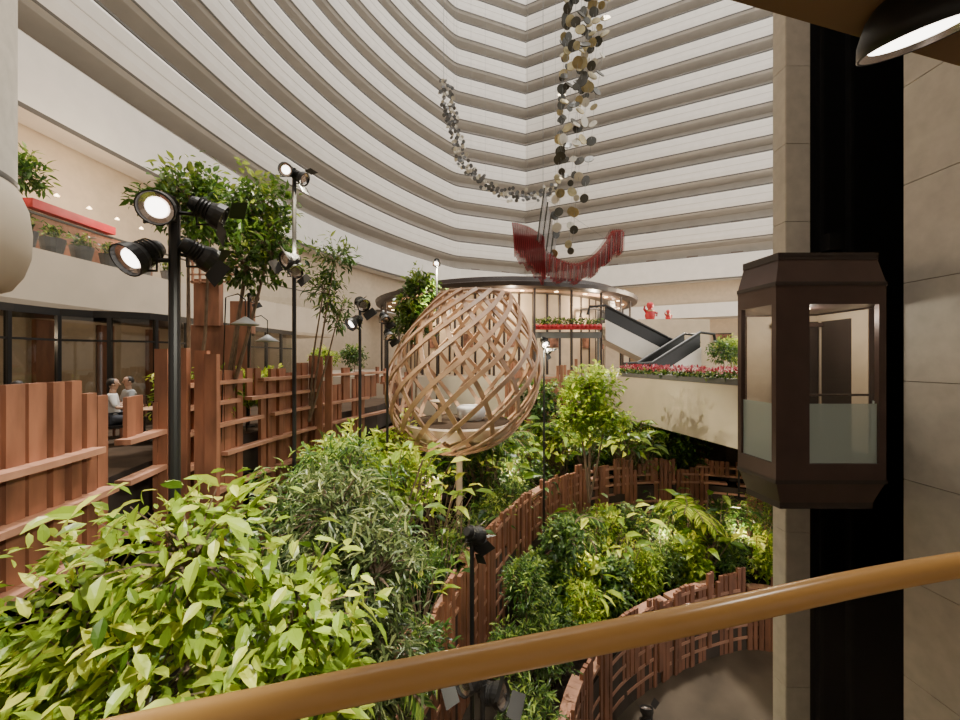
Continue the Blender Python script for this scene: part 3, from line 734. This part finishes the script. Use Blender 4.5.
# ------------------------------------------------------------------ hanging sculptures
b=MB('hanging_disc_mobile',[M['gold'],M['ddisc'],M['ldisc'],M['wire']])
for s in range(15):
    a=2*math.pi*s/15*2.6; rr=0.25+0.75*((s*7)%15)/14; ox=math.cos(a)*rr; oy=math.sin(a)*rr
    zb_=R.choice([3.4,4.2,5,5.5,6.5,7.5,8.5])
    pts=[]
    z=17.0+R.uniform(-.3,.3)
    while z>zb_:
        t=(17-z)/13.6; k=1.15-0.68*t
        x=2.74+1.15*(1-t)+ox*k+R.uniform(-.04,.04); y=13+oy*k
        r_=R.uniform(.12,.215)*(1-0.25*t)
        ax=Vector((R.uniform(-.8,.8),-1,R.uniform(-.8,.8)))
        b.lathe([(0.001,-.012),(r_,-.012),(r_,.012),(0.001,.012)],(x,y,z),16,R.choice([0,0,1,1,1,2]),ax)
        pts.append((x,y,z)); z-=R.uniform(.45,.75)
    if len(pts)>1: b.tube([(pts[0][0],pts[0][1],46)]+pts,.006,3,3,False)
b.done()
b=MB('hanging_disc_spiral',[M['ldisc'],M['greyp'],M['wire']])
sp=smoothpath([(-1.3,15,10.2),(-1.15,15,9.4),(-0.95,15,8.6),(-.6,15,7.4),(.15,15,6.6),(1.3,15,6.2),(2.7,15,6.35)],9)
for i,p in enumerate(sp):
    w=.24 if i<30 else .12
    for k in range(5):
        q=p+Vector((R.uniform(-w,w),R.uniform(-.4,.4),R.uniform(-.15,.15)))
        b.lathe([(0.001,-.01),(.07,-.01),(.07,.01),(0.001,.01)],q,8,R.choice([0,1,1]),(R.uniform(-.6,.6),-1,R.uniform(-.6,.6)))
        if k==0 and i%6==0: b.tube([(q.x,q.y,46),q],.005,3,2,False)
b.done()
# fanned fabric sculpture: pleated ribbons of mesh
b=MB('hanging_red_fan_sculpture',[M['redfab'],M['greymesh'],M['wire'],M['red'],M['ddisc'],M['pinkfab']])
def ribbon(top,bot,mi,pleat=.05,n=60):
    vs=[]
    for i in range(n+1):
        t=i/n; a=Vector(top(t)); c=Vector(bot(t)); w=Vector((0,pleat*(1 if i%2 else -1),0))
        vs+= [a+w,c+w*1.6]
    b.add(vs,[(2*i,2*i+2,2*i+3,2*i+1) for i in range(n)],mi)
for j,(m,o) in enumerate(((0,0),(5,.25),(0,.45))):
    ribbon(lambda t:(1.0+1.05*t+.05*j,13-.2+o,4.40-.10*j-.45*t*t),lambda t:(1.12+.98*t,13-.2+o,3.50-0.9*t+.06*math.sin(25*t)-.05*j),m)
    ribbon(lambda t:(2.15+2.55*t,13.0-.6*math.sin(math.pi*t)+o,3.75-1.10*math.sin(math.pi*min(1,t*1.15+.05))**.9*.8+.45*t**1.5+.10*j),
           lambda t:(2.10+2.55*t,13.0-.6*math.sin(math.pi*t)+o,2.85-.50*math.sin(math.pi*min(1,t*1.1+.05))+.70*t**1.8+.07*math.sin(30*t)),(5,0,5)[j],.07)
for i in range(12):
    t=i/11; x=1.94+.52*t; b.box((x,12.75+.04*i,4.65-1.0*t),(.045,.02,1.7-.95*t),1 if i%3 else 4,0.2,ry=.14)
for i in range(16):
    t=i/15; b.tube([(1.05+t,12.8,4.4-.5*t*t),(1.14+.95*t,12.75,3.48-0.9*t)],.012,4,3,False)
for i in range(26):
    t=i/25; b.tube([(2.15+2.5*t,12.95-.6*math.sin(math.pi*t),3.7-1.10*math.sin(math.pi*min(1,t*1.15+.05))**.9*.8+.45*t**1.5),(2.12+2.5*t,12.95-.6*math.sin(math.pi*t),2.85-.50*math.sin(math.pi*min(1,t*1.1+.05))+.70*t**1.8)],.010,4,3 if i%2 else 1,False)
b.tube([(2.05,13,46),(2.05,13,5.3),(2.12,13,4.3)],.010,4,2,False)
b.tube([(1.1,13,4.3),(2.05,13,5.3),(4.6,13,3.6)],.006,3,2,False)
b.done()

# ------------------------------------------------------------------ people and furniture on the terrace
def skin_mesh(name,verts,edges,rads,material,parent,root=0):
    me=bpy.data.meshes.new(name); me.from_pydata(verts,edges,[]); ob=bpy.data.objects.new(name,me)
    bpy.context.scene.collection.objects.link(ob); me.materials.append(material)
    md=ob.modifiers.new('Skin','SKIN')
    for i,r in enumerate(rads):
        me.skin_vertices[0].data[i].radius=(r,r)
        me.skin_vertices[0].data[i].use_root=(i==root)
    md.use_smooth_shade=True
    sb=ob.modifiers.new('Sub','SUBSURF'); sb.levels=1; sb.render_levels=2
    ob.parent=parent; return ob
def seated(loc, rz, shirt, haircol):
    e=bpy.data.objects.new('seated_person',None); bpy.context.scene.collection.objects.link(e)
    skin_mesh('shirt',[(0,0,.50),(0,-.02,.72),(0,-.01,.95),(0,0,1.03),(.17,0,.98),(-.17,0,.98),(.24,.06,.76),(-.24,.06,.76)],
        [(0,1),(1,2),(2,3),(2,4),(2,5),(4,6),(5,7)],[.15,.145,.15,.07,.075,.075,.052,.052],shirt,e)
    skin_mesh('trousers',[(0,0,.52),(.10,.03,.52),(-.10,.03,.52),(.12,.44,.50),(-.12,.44,.50),(.12,.46,.10),(-.12,.46,.10),(.12,.58,.05),(-.12,.58,.05)],
        [(0,1),(0,2),(1,3),(2,4),(3,5),(4,6),(5,7),(6,8)],[.14,.10,.10,.07,.07,.05,.05,.04,.04],M['navy'],e)
    for sx in (1,-1):
        skin_mesh('forearm',[(.24*sx,.05,.77),(.22*sx,.28,.74),(.20*sx,.36,.745),(.20*sx,.41,.745)],[(0,1),(1,2),(2,3)],[.045,.03,.034,.028],M['skin'],e)
        for k in range(4):
            skin_mesh('finger',[(.20*sx+(-.024+.016*k),.42,.75),(.20*sx+(-.026+.018*k),.455-.004*abs(k-1.5),.75),(.20*sx+(-.026+.018*k),.485-.006*abs(k-1.5),.74)],[(0,1),(1,2)],[.009,.008,.007],M['skin'],e)
        skin_mesh('thumb',[(.20*sx-.03*sx,.39,.75),(.20*sx-.05*sx,.42,.75),(.20*sx-.05*sx,.45,.745)],[(0,1),(1,2)],[.010,.009,.008],M['skin'],e)
    b=MB('head',[M['skin'],haircol,M['shirt']],True)
    b.tube([(0,0,1.02),(0,.01,1.12)],[.055,.052],12,0)
    b.lathe([(0.001,-.115),(.045,-.105),(.065,-.06),(.078,0),(.08,.05),(.065,.09),(.035,.112),(.001,.118)],(0,.02,1.21),20,0)
    b.lathe([(.083,-.02),(.09,.03),(.078,.085),(.045,.118),(.001,.128)],(0,-.005,1.21),20,1)
    b.tube([(0,.095,1.235),(0,.12,1.195),(0,.10,1.185)],[.009,.014,.01],6,0)
    for sx in (1,-1):
        b.lathe([(.001,-.006),(.011,-.003),(.011,.003),(.001,.006)],(sx*.03,.092,1.225),8,1,(0,1,0))
        b.lathe([(.001,-.01),(.024,-.005),(.024,.005),(.001,.01)],(sx*.082,.01,1.205),10,0,(1,0,0))
    b.box((0,.098,1.155),(.04,.008,.008),1)
    b.done(e)
    e.location=loc; e.rotation_euler=(0,0,rz); return e
def chair(loc,rz):
    b=MB('dining_chair',[M['wood'],M['black']])
    b.box((0,0,.38),(.46,.46,.05),1)
    for x in (-.2,.2):
        for y in (-.2,.2): b.box((x,y,.18),(.04,.04,.36),0)
    for x in (-.2,.2): b.box((x,-.24,.65),(.04,.04,.5),0)
    b.box((0,-.24,.80),(.44,.03,.2),1)
    o=b.done(); o.location=loc; o.rotation_euler=(0,0,rz)
def table(loc):
    b=MB('dining_table',[M['ash'],M['black'],M['shirt']])
    b.lathe([(.001,.68),(.44,.68),(.45,.69),(.44,.70),(.001,.70)],(0,0,0),28,0)
    b.tube([(0,0,.02),(0,0,.68)],.035,10,1); b.lathe([(.001,.03),(.25,.02),(.26,0)],(0,0,0),20,1)
    b.lathe([(.001,.705),(.12,.71),(.13,.725)],(.1,-.2,0),16,2)
    o=b.done(); o.location=loc
for (x,y,rz,sh) in ((-7.35,8.0,-.9,M['shirt']),(-8.2,7.1,.5,M['navy']),(-7.9,9.0,2.6,M['shade'])):
    seated((x,y,-1.7),rz,sh,M['hair']); chair((x,y,-1.7),rz)
    d=Vector((-math.sin(rz),math.cos(rz)))
    table((x+d.x*.8,y+d.y*.8,-1.7))

# ------------------------------------------------------------------ lights
def light(kind,name,loc,power,col=(1,1,1),size=.1,aim=None,angle=60,blend=.5):
    l=bpy.data.lights.new(name,kind); l.energy=power; l.color=col
    if kind=='AREA': l.size=size
    elif kind=='SUN': l.angle=size
    else: l.shadow_soft_size=size
    if kind=='SPOT': l.spot_size=math.radians(angle); l.spot_blend=blend
    o=bpy.data.objects.new(name,l); bpy.context.scene.collection.objects.link(o); o.location=loc
    if aim is not None: o.rotation_euler=(Vector(aim)-Vector(loc)).to_track_quat('-Z','Y').to_euler()
    return o
W=(1,.78,.54); Y=(1,.90,.62)
light('SUN','skylight_sun',(0,0,50),4.4,(1,.93,.82),.06,aim=(-6,-11,0))
light('SPOT','shrub_fill_spot',(0.2,0.9,1.2),800,(1,.95,.78),.04,aim=(-1.7,2.3,-1.3),angle=80)  # unseen spot without a fixture, added to brighten the foreground shrub
light('SPOT','post_spot_a',(-2.2,3.4,1.2),700,Y,.06,aim=(-1,6.5,-3),angle=80)
light('SPOT','post_spot_b',(-3.1,6.9,3.1),1300,Y,.06,aim=(-1,9,-3),angle=90)
light('SPOT','post_spot_c',(1.9,12,.5),1600,Y,.06,aim=(4,13,-4),angle=110)
light('SPOT','post_spot_d',(-1.4,12.8,3.0),2200,Y,.06,aim=(1.5,16,-3.5),angle=110)
light('SPOT','post_spot_e',(8.7,13.4,-1.5),1100,Y,.06,aim=(6.5,11.5,-6),angle=120)
light('SPOT','post_spot_f',(-3.1,6.8,1.8),450,Y,.06,aim=(-5,8.3,2.6),angle=70)
light('SPOT','post_spot_g',(-3.1,6.8,3.2),700,W,.06,aim=(-5,5.5,-1.5),angle=80)
light('SPOT','post_spot_h',(0.12,5.1,-2.0),200,Y,.06,aim=(1,8,-5),angle=90)
for i,(x,y,z,p) in enumerate(((1.0,12.9,-3.4,110),(3.5,15.6,-3.4,160),(6.5,16.2,-3.4,140),(3.0,10.8,-5.3,80),(5.6,12.2,-5.3,100),(8.2,12.6,-5.3,100),(-1.2,9.5,-3.0,80),
    (-0.4,11.2,0.9,60),(-11.6,5,0.6,120),(-11,9,0.6,120),(-10,14,0.6,120),(-12.6,9,5.5,350),(-12.2,14,5.5,350),(1.5,18.9,2.7,300),(6,20.5,2.7,260),(-3,20.5,2.7,260),(12,22,3,800),(18,26,3,1000),(10,30,3.2,1000))):
    light('POINT','accent_light',(x,y,z),p,W,.12)
light('POINT','lift_car_light',(4.5,5.6,.6),26,(1,.90,.76),.08)
light('SPOT','downlight_beam',(1.6,1.46,1.13),40,(1,.9,.75),.05,aim=(1.7,1.6,-2),angle=110)

w=bpy.data.worlds.new('sky'); bpy.context.scene.world=w; w.use_nodes=True
bg=w.node_tree.nodes['Background']; bg.inputs[0].default_value=(1,.965,.905,1); bg.inputs[1].default_value=2.6

# ------------------------------------------------------------------ camera
cam=bpy.data.cameras.new('camera'); co=bpy.data.objects.new('camera',cam); bpy.context.scene.collection.objects.link(co)
cam.lens=15.0; cam.sensor_width=36; cam.clip_start=.02; cam.clip_end=300
co.location=(0,0,0); co.rotation_euler=(math.radians(90),0,0)
bpy.context.scene.camera=co
for o in bpy.context.scene.objects:
    if o.parent is None: o.location.z+=LIFT
